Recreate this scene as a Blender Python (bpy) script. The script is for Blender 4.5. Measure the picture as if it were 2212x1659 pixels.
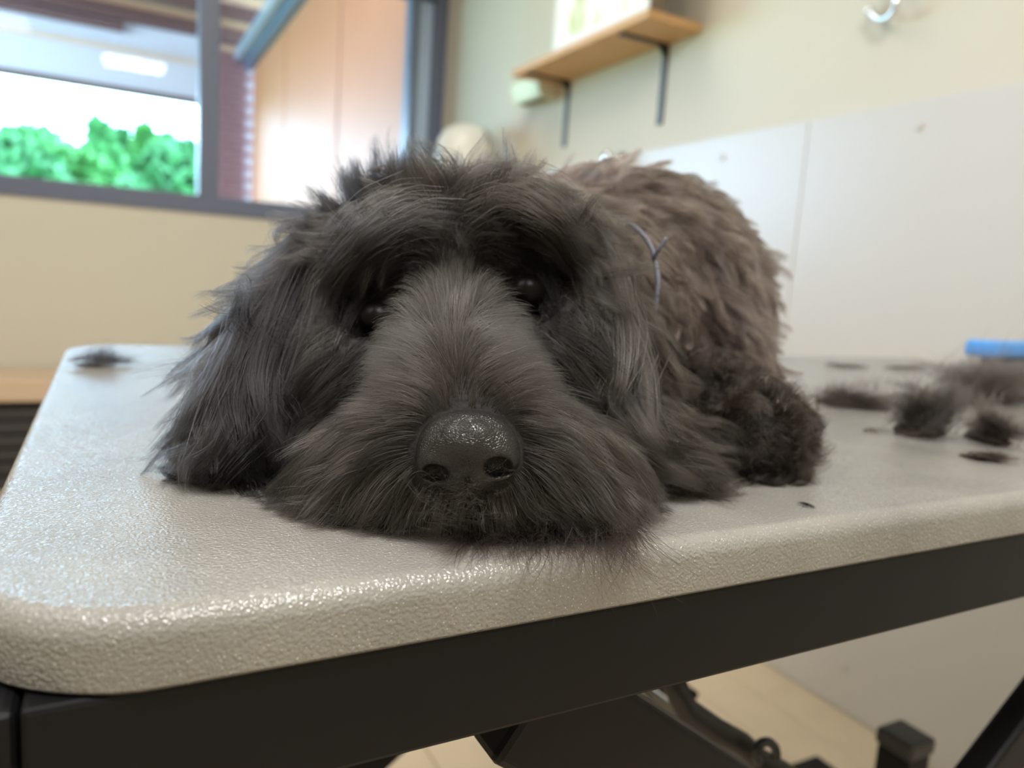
import bpy, bmesh, math, random
import numpy as np
from mathutils import Vector, Matrix
from mathutils.bvhtree import BVHTree
from mathutils.kdtree import KDTree

for o in list(bpy.data.objects):
    bpy.data.objects.remove(o)
S = bpy.context.scene
COL = S.collection
rng = np.random.default_rng(7)
random.seed(7)

# ------------------------------------------------------------------ camera
W, H = 2212, 1659
FPX = 1613.5
YAW, PIT, ROL = 0.49684, -0.13876, 0.06816
T = 0.9383                                   # table top height
CZ = T + 0.11007                             # camera height
cf = np.array([math.sin(YAW)*math.cos(PIT), math.cos(YAW)*math.cos(PIT), math.sin(PIT)])
_r0 = np.array([math.cos(YAW), -math.sin(YAW), 0.0])
_u0 = np.cross(_r0, cf)
cr = math.cos(ROL)*_r0 + math.sin(ROL)*_u0
cu = -math.sin(ROL)*_r0 + math.cos(ROL)*_u0
CAM = np.array([0.0, 0.0, CZ])
cam = bpy.data.cameras.new('camera')
camo = bpy.data.objects.new('camera', cam)
COL.objects.link(camo)
camo.matrix_world = Matrix(((cr[0], cu[0], -cf[0], 0), (cr[1], cu[1], -cf[1], 0), (cr[2], cu[2], -cf[2], CZ), (0, 0, 0, 1)))
cam.sensor_width = 36.0
cam.lens = FPX/W*36.0
cam.clip_start = 0.01
cam.clip_end = 500
cam.dof.use_dof = True
cam.dof.focus_distance = 0.318
cam.dof.aperture_fstop = 6.2
S.camera = camo

def ray(x, y): return (x-W/2)/FPX*cr - (y-H/2)/FPX*cu + cf
def at(x, y, d): return CAM + ray(x, y)*d
def on_x(x, y, X): d = ray(x, y); return CAM + d*(X-CAM[0])/d[0]
def on_y(x, y, Y): d = ray(x, y); return CAM + d*(Y-CAM[1])/d[1]
def on_z(x, y, z): d = ray(x, y); return CAM + d*(z-CAM[2])/d[2]

# ------------------------------------------------------------------ world, exposure
wd = bpy.data.worlds.new('sky'); S.world = wd
wd.use_nodes = True
nt = wd.node_tree
bg = nt.nodes['Background']
bg.inputs['Color'].default_value = (0.48, 0.72, 1.0, 1)
bg.inputs['Strength'].default_value = 13.0
S.view_settings.view_transform = 'Standard'
S.view_settings.look = 'None'
S.view_settings.gamma = 1
S.view_settings.use_curve_mapping = False
S.view_settings.exposure = 0.50
S.cycles.adaptive_threshold = 0.02
S.cycles.max_bounces = 6
S.cycles.diffuse_bounces = 4
S.cycles.glossy_bounces = 4
S.cycles.transmission_bounces = 4
S.cycles.transparent_max_bounces = 8
S.cycles.caustics_reflective = False
S.cycles.caustics_refractive = False
S.cycles.sample_clamp_indirect = 6.0

sun = bpy.data.lights.new('sun', 'SUN')
sun.energy = 0.6; sun.angle = math.radians(8); sun.color = (1, .95, .88)
suno = bpy.data.objects.new('sun', sun); COL.objects.link(suno)
suno.rotation_euler = Vector((0.55, -0.45, -0.7)).to_track_quat('-Z', 'Y').to_euler()
# ------------------------------------------------------------------ helpers
def lin(r, g, b):
    f = lambda c: (c/255/12.92) if c/255 <= .04045 else ((c/255+.055)/1.055)**2.4
    return (f(r), f(g), f(b), 1)

def mat(name, col, rough=.6, metal=0, noise=None, bump=None, spec=.5, coat=0):
    """noise=(scale, amount, detail); bump=(scale, strength, dist)"""
    m = bpy.data.materials.new(name); m.use_nodes = True
    t = m.node_tree; b = t.nodes['Principled BSDF']
    b.inputs['Base Color'].default_value = col
    b.inputs['Roughness'].default_value = rough
    b.inputs['Metallic'].default_value = metal
    b.inputs['Specular IOR Level'].default_value = spec
    b.inputs['Coat Weight'].default_value = coat
    tc = t.nodes.new('ShaderNodeTexCoord')
    if noise:
        n = t.nodes.new('ShaderNodeTexNoise'); n.inputs['Scale'].default_value = noise[0]; n.inputs['Detail'].default_value = 4
        t.links.new(tc.outputs['Object'], n.inputs['Vector'])
        mx = t.nodes.new('ShaderNodeMix'); mx.data_type = 'RGBA'
        c0 = tuple(c*(1-noise[1]) for c in col[:3])+(1,); c1 = tuple(min(1, c*(1+noise[1])) for c in col[:3])+(1,)
        mx.inputs[6].default_value = c0; mx.inputs[7].default_value = c1
        t.links.new(n.outputs['Fac'], mx.inputs[0]); t.links.new(mx.outputs[2], b.inputs['Base Color'])
    if bump:
        n = t.nodes.new('ShaderNodeTexNoise'); n.inputs['Scale'].default_value = bump[0]; n.inputs['Detail'].default_value = 3
        t.links.new(tc.outputs['Object'], n.inputs['Vector'])
        bp = t.nodes.new('ShaderNodeBump'); bp.inputs['Strength'].default_value = bump[1]; bp.inputs['Distance'].default_value = bump[2]
        t.links.new(n.outputs['Fac'], bp.inputs['Height']); t.links.new(bp.outputs[0], b.inputs['Normal'])
    return m

def tag(o, label=None, cat=None, group=None, kind=None):
    if label: o['label'] = label
    if cat: o['category'] = cat
    if group: o['group'] = group
    if kind: o['kind'] = kind
    return o

def link(o, parent=None):
    COL.objects.link(o)
    if parent is not None:
        o.parent = parent
        o.matrix_parent_inverse = Matrix.Translation(-parent.location)
    return o

def empty(name, loc):
    o = bpy.data.objects.new(name, None); o.location = Vector(loc); o.empty_display_size = .05
    COL.objects.link(o); return o

def mesh_obj(name, bm, m, parent=None, smooth=False):
    me = bpy.data.meshes.new(name); bm.normal_update(); bm.to_mesh(me); bm.free()
    me.materials.append(m)
    if smooth:
        for p in me.polygons: p.use_smooth = True
    return link(bpy.data.objects.new(name, me), parent)

def add_box(bm, x0, x1, y0, y1, z0, z1, bev=0, seg=2):
    r = bmesh.ops.create_cube(bm, size=1)
    vs = r['verts']
    for v in vs:
        v.co = Vector((x0+(v.co.x+.5)*(x1-x0), y0+(v.co.y+.5)*(y1-y0), z0+(v.co.z+.5)*(z1-z0)))
    if bev:
        es = set(e for v in vs for e in v.link_edges)
        bmesh.ops.bevel(bm, geom=list(es), offset=bev, segments=seg, affect='EDGES', profile=.5)

def box(name, dims, m, parent=None, bev=0, seg=2):
    bm = bmesh.new(); add_box(bm, *dims, bev=bev, seg=seg)
    return mesh_obj(name, bm, m, parent)

def tube(name, pts, rad, m, parent=None, n=12, caps=True, radii=None):
    bm = bmesh.new()
    pts = [Vector(p) for p in pts]; rings = []
    up = Vector((0.13, 0.27, 1)).normalized()
    for i, p in enumerate(pts):
        t = (pts[min(i+1, len(pts)-1)]-pts[max(i-1, 0)]).normalized()
        a = t.cross(up)
        if a.length < 1e-3: a = t.cross(Vector((1, 0, 0)))
        a.normalize(); b = t.cross(a)
        R_ = radii[i] if radii else rad
        rings.append([bm.verts.new(p+R_*(math.cos(k*2*math.pi/n)*a+math.sin(k*2*math.pi/n)*b)) for k in range(n)])
    for A, B in zip(rings, rings[1:]):
        for k in range(n): bm.faces.new((A[k], A[(k+1) % n], B[(k+1) % n], B[k]))
    if caps: bm.faces.new(rings[0][::-1]); bm.faces.new(rings[-1])
    bmesh.ops.recalc_face_normals(bm, faces=bm.faces)
    return mesh_obj(name, bm, m, parent, True)

def lathe(name, prof, loc, axis, m, parent=None, n=28):
    """prof: (radius, height) along axis"""
    bm = bmesh.new(); q = Vector(axis).normalized().to_track_quat('Z', 'Y'); rings = []
    for r_, h_ in prof:
        rings.append([bm.verts.new(Vector(loc)+q @ Vector((r_*math.cos(k*2*math.pi/n), r_*math.sin(k*2*math.pi/n), h_))) for k in range(n)])
    for A, B in zip(rings, rings[1:]):
        for k in range(n): bm.faces.new((A[k], A[(k+1) % n], B[(k+1) % n], B[k]))
    bm.faces.new(rings[0][::-1]); bm.faces.new(rings[-1])
    bmesh.ops.remove_doubles(bm, verts=bm.verts, dist=1e-6)
    bmesh.ops.recalc_face_normals(bm, faces=bm.faces)
    return mesh_obj(name, bm, m, parent, True)

def prism(name, poly, axis, a0, a1, m, parent=None, bev=0):
    """extrude polygon (2-D, remaining two axes in order) along axis from a0 to a1"""
    bm = bmesh.new()
    def mk(p, a):
        c = list(p); c.insert(axis, a); return bm.verts.new(c)
    A = [mk(p, a0) for p in poly]; B = [mk(p, a1) for p in poly]; n = len(poly)
    for k in range(n): bm.faces.new((A[k], A[(k+1) % n], B[(k+1) % n], B[k]))
    bm.faces.new(A[::-1]); bm.faces.new(B)
    bmesh.ops.recalc_face_normals(bm, faces=bm.faces)
    if bev: bmesh.ops.bevel(bm, geom=list(bm.edges), offset=bev, segments=2, affect='EDGES', profile=.5)
    return mesh_obj(name, bm, m, parent)

# ------------------------------------------------------------------ room shell
XW, YW, X0, Y0R, ZC = 1.6657, 4.1216, -2.3, -1.9, 2.95
M_wall = mat('cream_wall_paint', lin(213, 208, 193), .75, noise=(3, .02), bump=(260, .06, .001))
M_panel = mat('white_wall_panel', lin(208, 205, 200), .34, noise=(5, .012), bump=(330, .05, .0006))
M_ceil = mat('ceiling_white', lin(235, 232, 224), .85, noise=(4, .02), bump=(90, .2, .002))
M_wood_floor = mat('pale_plank', lin(226, 208, 180), .45, noise=(9, .10))
M_dark_frame = mat('hazed_window_frame', lin(104, 112, 134), .35, noise=(20, .04))  # glare and haze over the backlit frame put into this lighter blue-grey

fl = box('floor', (X0, XW, Y0R, YW, -.12, -.006), mat('floor_base', lin(140, 126, 108), .8, noise=(6, .1)))
tag(fl, kind='structure')
# floor planks run along the right wall (only near enough to be seen are pieces)
pk = bpy.data.meshes.new('plank')
bm = bmesh.new(); add_box(bm, -.0735, .0735, -.6, .6, -.006, .0, bev=.0015, seg=1); bm.to_mesh(pk); bm.free(); pk.materials.append(M_wood_floor)
for i in range(16):
    for j in range(5):
        y = Y0R+.6+j*1.2 + (.4*(i % 3)-.4)
        if y < Y0R+.55 or y > YW-.55: continue
        o = bpy.data.objects.new('plank', pk); o.location = (XW-.0775-i*.15, y, 0); link(o); o.parent = fl

wr = box('wall_right', (XW, XW+.15, Y0R-.15, YW+.3, -.12, ZC), M_wall); tag(wr, kind='structure')
box_wl = box('wall_left', (X0-.15, X0, Y0R-.15, YW+.3, -.12, ZC), M_wall); tag(box_wl, kind='structure')
tag(box('wall_front', (X0, XW, Y0R-.15, Y0R, -.12, ZC), M_wall), kind='structure')
tag(box('ceiling', (X0-.15, XW+.15, Y0R-.15, YW+.2, ZC, ZC+.1), M_ceil), kind='structure')

# white sheet panels on the right wall, seam where the photo shows it
PZ = 1.525
seams = [Y0R, -.95, .265, 1.487, 2.71, YW]
for a, b in zip(seams, seams[1:]):
    box('wall_panel', (XW-.004, XW+.001, a+.0015, b-.0015, 0.002, PZ), M_panel, wr, bev=.001, seg=1)
    for yy in np.arange(a+.32, b, .58):
        for zz in (.12, .78, PZ-.06):
            if zz > 1 and yy > 2.2: continue
            lathe('rivet', [(.011, 0), (.0105, .002), (.006, .004), (.0, .0045)], (XW-.004, yy, zz), (-1, 0, 0), M_panel, wr, 12)

# window wall: below, above and left of the opening
Zs, Zt = 1.272, 2.62
XL = -1.5
wb = bmesh.new()
add_box(wb, X0, XW, YW, YW+.2, -.12, Zs)
add_box(wb, X0, XW, YW, YW+.2, Zt, ZC)
add_box(wb, X0, XL, YW, YW+.2, Zs, Zt)
wk = mesh_obj('wall_back', wb, M_wall); tag(wk, kind='structure')
tag(box('baseboard_back', (X0, XW, YW-.015, YW, 0, .1), mat('baseboard_tan', lin(196, 170, 140), .6, noise=(8, .06))), kind='structure')

# window frame
win = empty('window_1', (.3, YW+.06, Zs)); tag(win, kind='structure')
ya, yb = YW-.012, YW+.12
box('frame_rail', (XL, XW, ya, yb, Zs, Zs+.088), M_dark_frame, win, .004)
box('frame_rail', (XL, XW, ya, yb, Zt-.07, Zt), M_dark_frame, win, .004)
box('frame_post', (XL, XL+.07, ya+.002, yb-.002, Zs+.088, Zt-.07), M_dark_frame, win, .004)
box('mullion', (.385, .478, ya+.002, yb-.002, Zs+.088, Zt-.07), M_dark_frame, win, .004)
M_sky_sheen = mat('jamb_sky_sheen', lin(204, 226, 255), .3, metal=0, noise=(14, .05))  # sky reflected in the reveal, painted in as pale blue
box('jamb_strip', (1.465, 1.500, ya, yb, Zs+.088, Zt-.07), M_dark_frame, win, .003)
box('jamb_reveal', (1.500, 1.600, YW+.05, YW+.07, Zs+.088, Zt-.07), M_sky_sheen, win, .002)
box('jamb_strip', (1.600, XW, ya, yb, Zs+.088, Zt-.07), M_dark_frame, win, .003)
# glass
Mg = bpy.data.materials.new('window_glass'); Mg.use_nodes = True
t = Mg.node_tree; t.nodes.clear()
og = t.nodes.new('ShaderNodeOutputMaterial'); tr = t.nodes.new('ShaderNodeBsdfTransparent'); gl = t.nodes.new('ShaderNodeBsdfGlossy')
tr.inputs['Color'].default_value = (.95, .98, .97, 1); gl.inputs['Roughness'].default_value = .02
fr = t.nodes.new('ShaderNodeFresnel'); fr.inputs['IOR'].default_value = 1.25
mx = t.nodes.new('ShaderNodeMixShader'); t.links.new(fr.outputs[0], mx.inputs[0]); t.links.new(tr.outputs[0], mx.inputs[1]); t.links.new(gl.outputs[0], mx.inputs[2]); t.links.new(mx.outputs[0], og.inputs[0])
box('pane', (XL+.07, .385, YW+.05, YW+.056, Zs+.088, Zt-.07), Mg, win)
box('pane', (.478, 1.465, YW+.05, YW+.056, Zs+.088, Zt-.07), Mg, win)

# ceiling light panels (the room's lamps)
M_led = bpy.data.materials.new('led_diffuser'); M_led.use_nodes = True
b_ = M_led.node_tree.nodes['Principled BSDF']; b_.inputs['Emission Color'].default_value = (1, .975, .94, 1); b_.inputs['Emission Strength'].default_value = 2
M_white = mat('white_metal', lin(235, 235, 232), .4, noise=(10, .01))
LAMPS = [(.22, -.45), (-1.2, .35), (.45, 2.4), (-1.2, 2.4)]
where = ['over the grooming table', 'over the floor left of the grooming table', 'close to the window and the wall shelf', 'close to the window, away from the shelf']
for (lx, ly), wtxt in zip(LAMPS, where):
    c = empty('ceiling_light', (lx, ly, ZC)); tag(c, 'flat white ceiling light panel '+wtxt, 'ceiling light', 'ceiling light panels')
    hw, hd_l = (.28, .28) if (lx, ly) == LAMPS[0] else (.6, .3)
    for d in ((lx-hw-.02, lx+hw+.02, ly-hd_l-.02, ly-hd_l), (lx-hw-.02, lx+hw+.02, ly+hd_l, ly+hd_l+.02), (lx-hw-.02, lx-hw, ly-hd_l, ly+hd_l), (lx+hw, lx+hw+.02, ly-hd_l, ly+hd_l)):
        box('light_frame', (*d, ZC-.03, ZC), M_white, c, .002)
    box('diffuser', (lx-hw, lx+hw, ly-hd_l, ly+hd_l, ZC-.018, ZC-.004), M_led, c)
    key = (lx, ly) == LAMPS[0]
    L = bpy.data.lights.new('panel_lamp', 'AREA'); L.shape = 'RECTANGLE'; L.color = (1, .975, .94)
    L.size = 2*hw-.02; L.size_y = 2*hd_l-.02; L.energy = 37 if key else (12 if ly < 1 else 9)
    lo = bpy.data.objects.new('panel_lamp', L); lo.location = (lx, ly, ZC-.022); COL.objects.link(lo); lo.parent = c
    lo.matrix_parent_inverse = Matrix.Translation(-c.location)

# ------------------------------------------------------------------ porch and garden outside the window
M_cedar = mat('orange_wood_sheet', lin(160, 96, 64), .5, noise=(2.5, .08))
M_cedar_d = mat('wood_batten', lin(104, 64, 42), .6, noise=(6, .1))
M_slate = mat('slate_fascia', lin(74, 80, 98), .4, noise=(8, .05))
M_wbeam = mat('white_painted_beam', lin(178, 172, 172), .6, noise=(5, .03))
M_joist = mat('brown_joist', lin(84, 54, 48), .7, noise=(5, .12))
M_soffit = mat('tan_soffit_board', lin(160, 118, 90), .6, noise=(4, .08))
M_brick = mat('pink_brick', lin(120, 80, 78), .85, noise=(18, .16), bump=(120, .3, .003))
M_mortar = mat('mortar', lin(150, 136, 136), .9, noise=(30, .1))
XP = 1.62                                   # face of the wooden side wall
yy = [on_x(px, 300, XP)[1] for px in (545, 612, 727, 880)]
YE = yy[0]
pw = empty('porch_side_wall', (XP, YW+.3, 0)); tag(pw, 'orange wooden sheet wall with vertical seams outside the window', 'wall')
edges = [YW+.22, yy[2], yy[1], YE]
za = on_x(700, 0, XP)[2]; zb = on_x(548, 150, XP)[2]
ZP = max(za, zb)+.02
for a, b in zip(edges, edges[1:]):
    box('panel', (XP, XP+.05, a+.022, b-.022, -.1, ZP), M_cedar, pw, .004)
    box('batten', (XP+.02, XP+.05, b-.022, b+.022, -.1, ZP), M_cedar_d, pw)
box('fascia', (XP-.10, XP+.06, YW+.22, YE+.1, ZP-.02, ZP+.10), M_slate, pw, .01)
box('gutter', (XP-.22, XP-.10, YW+.22, YE+.1, ZP+.06, ZP+.20), mat('grey_gutter', lin(118, 120, 132), .35, noise=(6, .04)), pw, .02)

# brick pier at the end of the wooden wall
bc = empty('brick_pier', (XP-.2, YE+.3, -.1)); tag(bc, 'pink brick pier at the end of the orange wooden wall', 'pillar')
xa = on_y(472, 300, YE+.15)[0]; xb = XP+.1
zt_ = on_y(505, 120, YE+.15)[2]
box('mortar_core', (xa+.01, xb, YE+.16, YE+.5, -.1, zt_), M_mortar, bc)
bmsh = bpy.data.meshes.new('brick'); bm = bmesh.new(); add_box(bm, -.105, .105, -.03, .03, -.034, .034, bev=.004, seg=1); bm.to_mesh(bmsh); bm.free(); bmsh.materials.append(M_brick)
row = 0; z = .0
while z < zt_-.03:
    x = xa+.105-(.11 if row % 2 else 0)
    while x < xb-.06:
        if x-.105 > xa-.12:
            o = bpy.data.objects.new('brick', bmsh); o.location = (x, YE+.16, z+.03); COL.objects.link(o); o.parent = bc; o.matrix_parent_inverse = Matrix.Translation(-bc.location)
        x += .222
    z += .08; row += 1

# porch roof: header beams and joists across the view, seen above the garden
YH = YE+.3
hd = empty('porch_roof', (0, YH, 2)); tag(hd, 'white beams and brown joists of the porch roof outside', 'roof')
def zat(px, py, Y): return on_y(px, py, Y)[2]
z1, z2, z3, z4, z5 = [zat(0, v, YH) for v in (158, 146, 64, 54, 18)]
xl_, xr_ = -4.5, on_y(474, 200, YH)[0]
box('header_trim', (xl_, xr_, YH-.03, YH+.12, z1, z2), M_joist, hd)
box('header_beam', (xl_, xr_, YH, YH+.12, z2, z3), M_wbeam, hd, .006)
box('header_trim', (xl_, xr_, YH-.03, YH+.1, z3, z4), mat('tan_trim', lin(190, 160, 130), .6, noise=(5, .1)), hd)
box('header_beam', (xl_, xr_, YH, YH+.12, z4, z5+.35), M_wbeam, hd, .006)
for k_, z_ in enumerate(np.linspace(zt_, zt_+.9, 7)[:-1]):
    box('gable_board', (xr_+.01, XP+.5, YH-.01+.03*(k_ % 2), YH+.1, z_+.004, z_+.146), M_soffit if k_ % 2 == 0 else M_joist, hd, .004)
xj = on_y(268, 40, YH-.1)[0]
box('joist', (xl_, xj, YH-.16, YH-.06, zat(0, 18, YH-.1), zat(0, 18, YH-.1)+.09), M_joist, hd, .004)
zr = max(z5+.1, ZP+.3)
n_j = 7
for k in range(n_j):
    y = YW+.7+k*(YE-YW-.5)/(n_j-1)
    box('joist', (-4.5, XP+1.2, y-.05, y+.05, zr, zr+.16), M_joist, hd, .004)
box('soffit', (-4.5, XP+1.4, YW+.25, YH+.3, zr+.16, zr+.20), M_soffit, hd)
tag(box('porch_floor', (-5, 4, YW+.2, YH+.6, -.2, -.02), mat('porch_concrete', lin(112, 108, 104), .8, noise=(5, .06))), kind='structure')
tag(box('lawn', (-60, 60, YH+.6, 90, -.5, -.3), mat('lawn_green', lin(120, 190, 110), .9, noise=(.6, .2), bump=(20, .4, .03))), kind='structure')

# trees beyond the porch
M_leaf = [mat('leaf_green_%d' % k, c, .7, noise=(2, .22)) for k, c in enumerate((lin(60, 122, 56), lin(68, 130, 72), lin(54, 114, 64)))]
M_trunk = mat('tree_bark', lin(96, 76, 60), .9, noise=(4, .2))
def tree(px, ptop, Y, width, conical, label, k):
    width *= Y
    top = on_y(px, ptop, Y); bx = top[0]
    h = top[2]+.3
    t_ = empty('garden_tree', (bx, Y, -.3)); tag(t_, label, 'tree', 'trees in the garden')
    tube('trunk', [(bx, Y, -.31), (bx+.05, Y, h*.4), (bx, Y, h*.8)], .2, M_trunk, t_, 8, radii=[.28, .2, .06])
    R_ = np.random.default_rng(100+k)
    n = 3600
    vv = np.zeros((n*4, 3)); ff = []
    for i in range(n):
        s = R_.random()
        if conical: rad = width*(1-s)**.85*(.75+.35*math.sin(s*26))+.05; z = -.3+h*(.04+.96*s)
        else: rad = width*math.sqrt(max(0, 1-(2*s-1)**2))*(.8+.25*R_.random())+.05; z = -.3+h*(.05+.95*s)
        a = R_.random()*2*math.pi; rr = rad*math.sqrt(R_.uniform(.35, 1))
        c = np.array([bx+rr*math.cos(a), Y+rr*math.sin(a), z])
        sz = R_.uniform(.22, .5)*width/2.2+.1
        d1 = R_.normal(size=3); d1 /= np.linalg.norm(d1); d2 = np.cross(d1, R_.normal(size=3)); d2 /= np.linalg.norm(d2)
        vv[4*i:4*i+4] = [c-d1*sz, c+d2*sz*.5, c+d1*sz, c-d2*sz*.5+np.cross(d1, d2)*sz*.2]
        ff.append((4*i, 4*i+1, 4*i+2, 4*i+3))
    me = bpy.data.meshes.new('crown'); me.from_pydata(vv.tolist(), [], ff); me.materials.append(M_leaf[k % 3])
    link(bpy.data.objects.new('crown', me), t_)
tspec = [(-70, 300, 33.6, .085, False, 'broad leafy tree, lowest of those in the garden'),
         (65, 290, 25.4, .072, False, 'rounded light green tree in the garden, beside the lowest broad tree'),
         (20, 318, 18.6, .070, False, 'small bushy tree in the garden in front of the rounded light green tree'),
         (112, 296, 45, .045, True, 'slim pointed tree between the rounded tree and the tallest tree'),
         (215, 270, 29, .065, True, 'tallest pointed conifer in the garden'),
         (262, 290, 61, .065, True, 'conifer crowding close behind the tallest one'),
         (312, 282, 39, .062, True, 'second tallest pointed conifer, one of two spires beyond the tallest'),
         (362, 300, 52, .060, True, 'pointed conifer nearest the dark window mullion'),
         (405, 322, 16, .072, False, 'bushy green tree partly covered by the window mullion'),
         (160, 335, 21.3, .060, False, 'low leafy tree filling the dip beside the tallest conifer')]
for k, s_ in enumerate(tspec): tree(*s_, k)

# ------------------------------------------------------------------ right wall furniture
M_oak = mat('oak_shelf_wood', lin(205, 160, 108), .5, noise=(7, .12))
M_black = mat('black_powder_coat', lin(44, 44, 46), .42, noise=(30, .1), bump=(500, .04, .0004))
XS = 1.4507; ZS = 1.869
sh = empty('wall_shelf', (XW, 2.4, ZS)); tag(sh, 'light oak wall shelf on two black L brackets', 'shelf')
box('shelf_board', (XS, XW, 1.965, 2.86, ZS, ZS+.026), M_oak, sh, .002)
for y in (2.135, 2.757):
    b_ = empty('bracket', (XW, y, ZS)); b_.parent = sh; b_.matrix_parent_inverse = Matrix.Translation(-sh.location)
    box('wall_leg', (XW-.006, XW-.0005, y-.014, y+.014, ZS-.262, ZS-.001), M_black, b_, .001)
    box('shelf_leg', (XS+.02, XW-.006, y-.014, y+.014, ZS-.007, ZS-.0005), M_black, b_, .001)
    prism('gusset', [(XW-.006, ZS-.007), (XW-.04, ZS-.007), (XW-.006, ZS-.041)], 1, y-.003, y+.003, M_black, b_)

# picture on the shelf
M_canvas_side = mat('shaded_frame_side', lin(120, 104, 90), .6, noise=(20, .1))  # shade on the picture's side, painted in as brown
pic = empty('botanical_picture', (XS+.05, 2.26, ZS+.026)); tag(pic, 'white picture with soft green leaf print standing on the shelf', 'picture')
pa, pb = 1.975, 2.545; pz0 = ZS+.0265; pz1 = pz0+.44
box('picture_body', (XS+.012, XS+.075, pa, pb, pz0, pz1), M_canvas_side, pic, .002)
Mp = bpy.data.materials.new('leaf_print'); Mp.use_nodes = True
t = Mp.node_tree; b_ = t.nodes['Principled BSDF']; b_.inputs['Roughness'].default_value = .5
tc = t.nodes.new('ShaderNodeTexCoord'); mp = t.nodes.new('ShaderNodeMapping'); mp.inputs['Scale'].default_value = (1, 6, 3.2)
nz = t.nodes.new('ShaderNodeTexNoise'); nz.inputs['Scale'].default_value = 1.6; nz.inputs['Detail'].default_value = 1.5
rp = t.nodes.new('ShaderNodeValToRGB'); rp.color_ramp.elements[0].position = .50; rp.color_ramp.elements[0].color = lin(247, 240, 236); rp.color_ramp.elements[1].position = .66; rp.color_ramp.elements[1].color = lin(196, 206, 140)
t.links.new(tc.outputs['Object'], mp.inputs[0]); t.links.new(mp.outputs[0], nz.inputs['Vector']); t.links.new(nz.outputs['Fac'], rp.inputs[0]); t.links.new(rp.outputs[0], b_.inputs['Base Color'])
box('print', (XS+.009, XS+.012, pa+.028, pb-.028, pz0+.028, pz1-.028), Mp, pic)
for d in ((pa, pb, pz0, pz0+.028), (pa, pb, pz1-.028, pz1), (pa, pa+.028, pz0+.028, pz1-.028), (pb-.028, pb, pz0+.028, pz1-.028)):
    box('frame_strip', (XS+.004, XS+.0125, *d), M_white, pic, .001)

# cream dispenser under the shelf
M_cream = mat('cream_plastic', lin(226, 219, 194), .35, noise=(12, .01))
c0 = on_x(1100, 170, XW-.1); c1 = on_x(1190, 200, XW)
dz = on_x(1150, 195, XW-.06)
dp = empty('towel_dispenser', (XW, dz[1], dz[2]-.1)); tag(dp, 'cream paper towel dispenser fixed to the wall below the shelf end', 'dispenser')
y_, z_ = dz[1], dz[2]
bm = bmesh.new()
prof = [(XW, z_+.05), (XW-.10, z_+.05), (XW-.11, z_+.03), (XW-.085, z_-.045), (XW, z_-.045)]
A = [bm.verts.new((x, y_-.12, z)) for x, z in prof]; B = [bm.verts.new((x, y_+.12, z)) for x, z in prof]
for k in range(5): bm.faces.new((A[k], A[(k+1) % 5], B[(k+1) % 5], B[k]))
bm.faces.new(A[::-1]); bm.faces.new(B); bmesh.ops.recalc_face_normals(bm, faces=bm.faces)
bmesh.ops.bevel(bm, geom=list(bm.edges), offset=.006, segments=2, affect='EDGES')
mesh_obj('housing', bm, M_cream, dp)
box('paper_slot', (XW-.07, XW-.03, y_-.09, y_+.09, z_-.048, z_-.0446), mat('slot_grey', lin(120, 118, 108), .6, noise=(9, .05)), dp)

# pale rounded dryer fixed near the corner, grey hose over it
q = on_x(1005, 335, XW-.16)
dr = empty('wall_dryer', (XW, q[1], q[2]-.12)); tag(dr, 'pale rounded dryer on the wall near the window corner', 'dryer')
M_pale = mat('pale_plastic', lin(232, 232, 224), .3, noise=(9, .01))
pr = [(0.0, .17), (.06, .165), (.105, .14), (.135, .09), (.145, .02), (.14, -.12), (.12, -.16), (0, -.16)]
lathe('housing', [(a, b) for a, b in pr][::-1], (XW-.16, q[1], q[2]-.03), (0, 0, 1), M_pale, dr)
box('mount_plate', (XW-.03, XW-.004, q[1]-.06, q[1]+.06, q[2]-.14, q[2]-.02), M_white, dr, .004)
hp = [on_x(px, py, XW-.10) for px, py in ((1008, 281), (1030, 279), (1055, 290), (1078, 312), (1096, 342), (1105, 375), (1108, 420))]
hp = [tuple(v) for v in hp]
tube('hose', hp, .017, mat('grey_hose', lin(170, 172, 168), .45, noise=(40, .08)), dr, 12)

# chrome tap at the panel edge
M_chrome = mat('chrome', lin(225, 228, 232), .12, metal=1, noise=(5, .01))
q = on_x(1345, 342, XW)
tp = empty('wall_tap', (XW, q[1], q[2])); tag(tp, 'small chrome tap on the wall just above the dog\'s back', 'tap')
lathe('flange', [(.032, 0), (.032, .006), (.02, .012), (.014, .03), (.014, .05)], (XW-.0045, q[1], q[2]-.01), (-1, 0, 0), M_chrome, tp, 20)
lathe('knob', [(.012, 0), (.026, .006), (.028, .022), (.02, .03), (0, .031)], (XW-.054, q[1], q[2]-.01), (-1, 0, 0), M_chrome, tp, 20)
tube('spout', [(XW-.045, q[1], q[2]-.012), (XW-.05, q[1]+.03, q[2]-.014), (XW-.055, q[1]+.06, q[2]-.03), (XW-.055, q[1]+.07, q[2]-.06)], .010, M_chrome, tp, 12)

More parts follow.
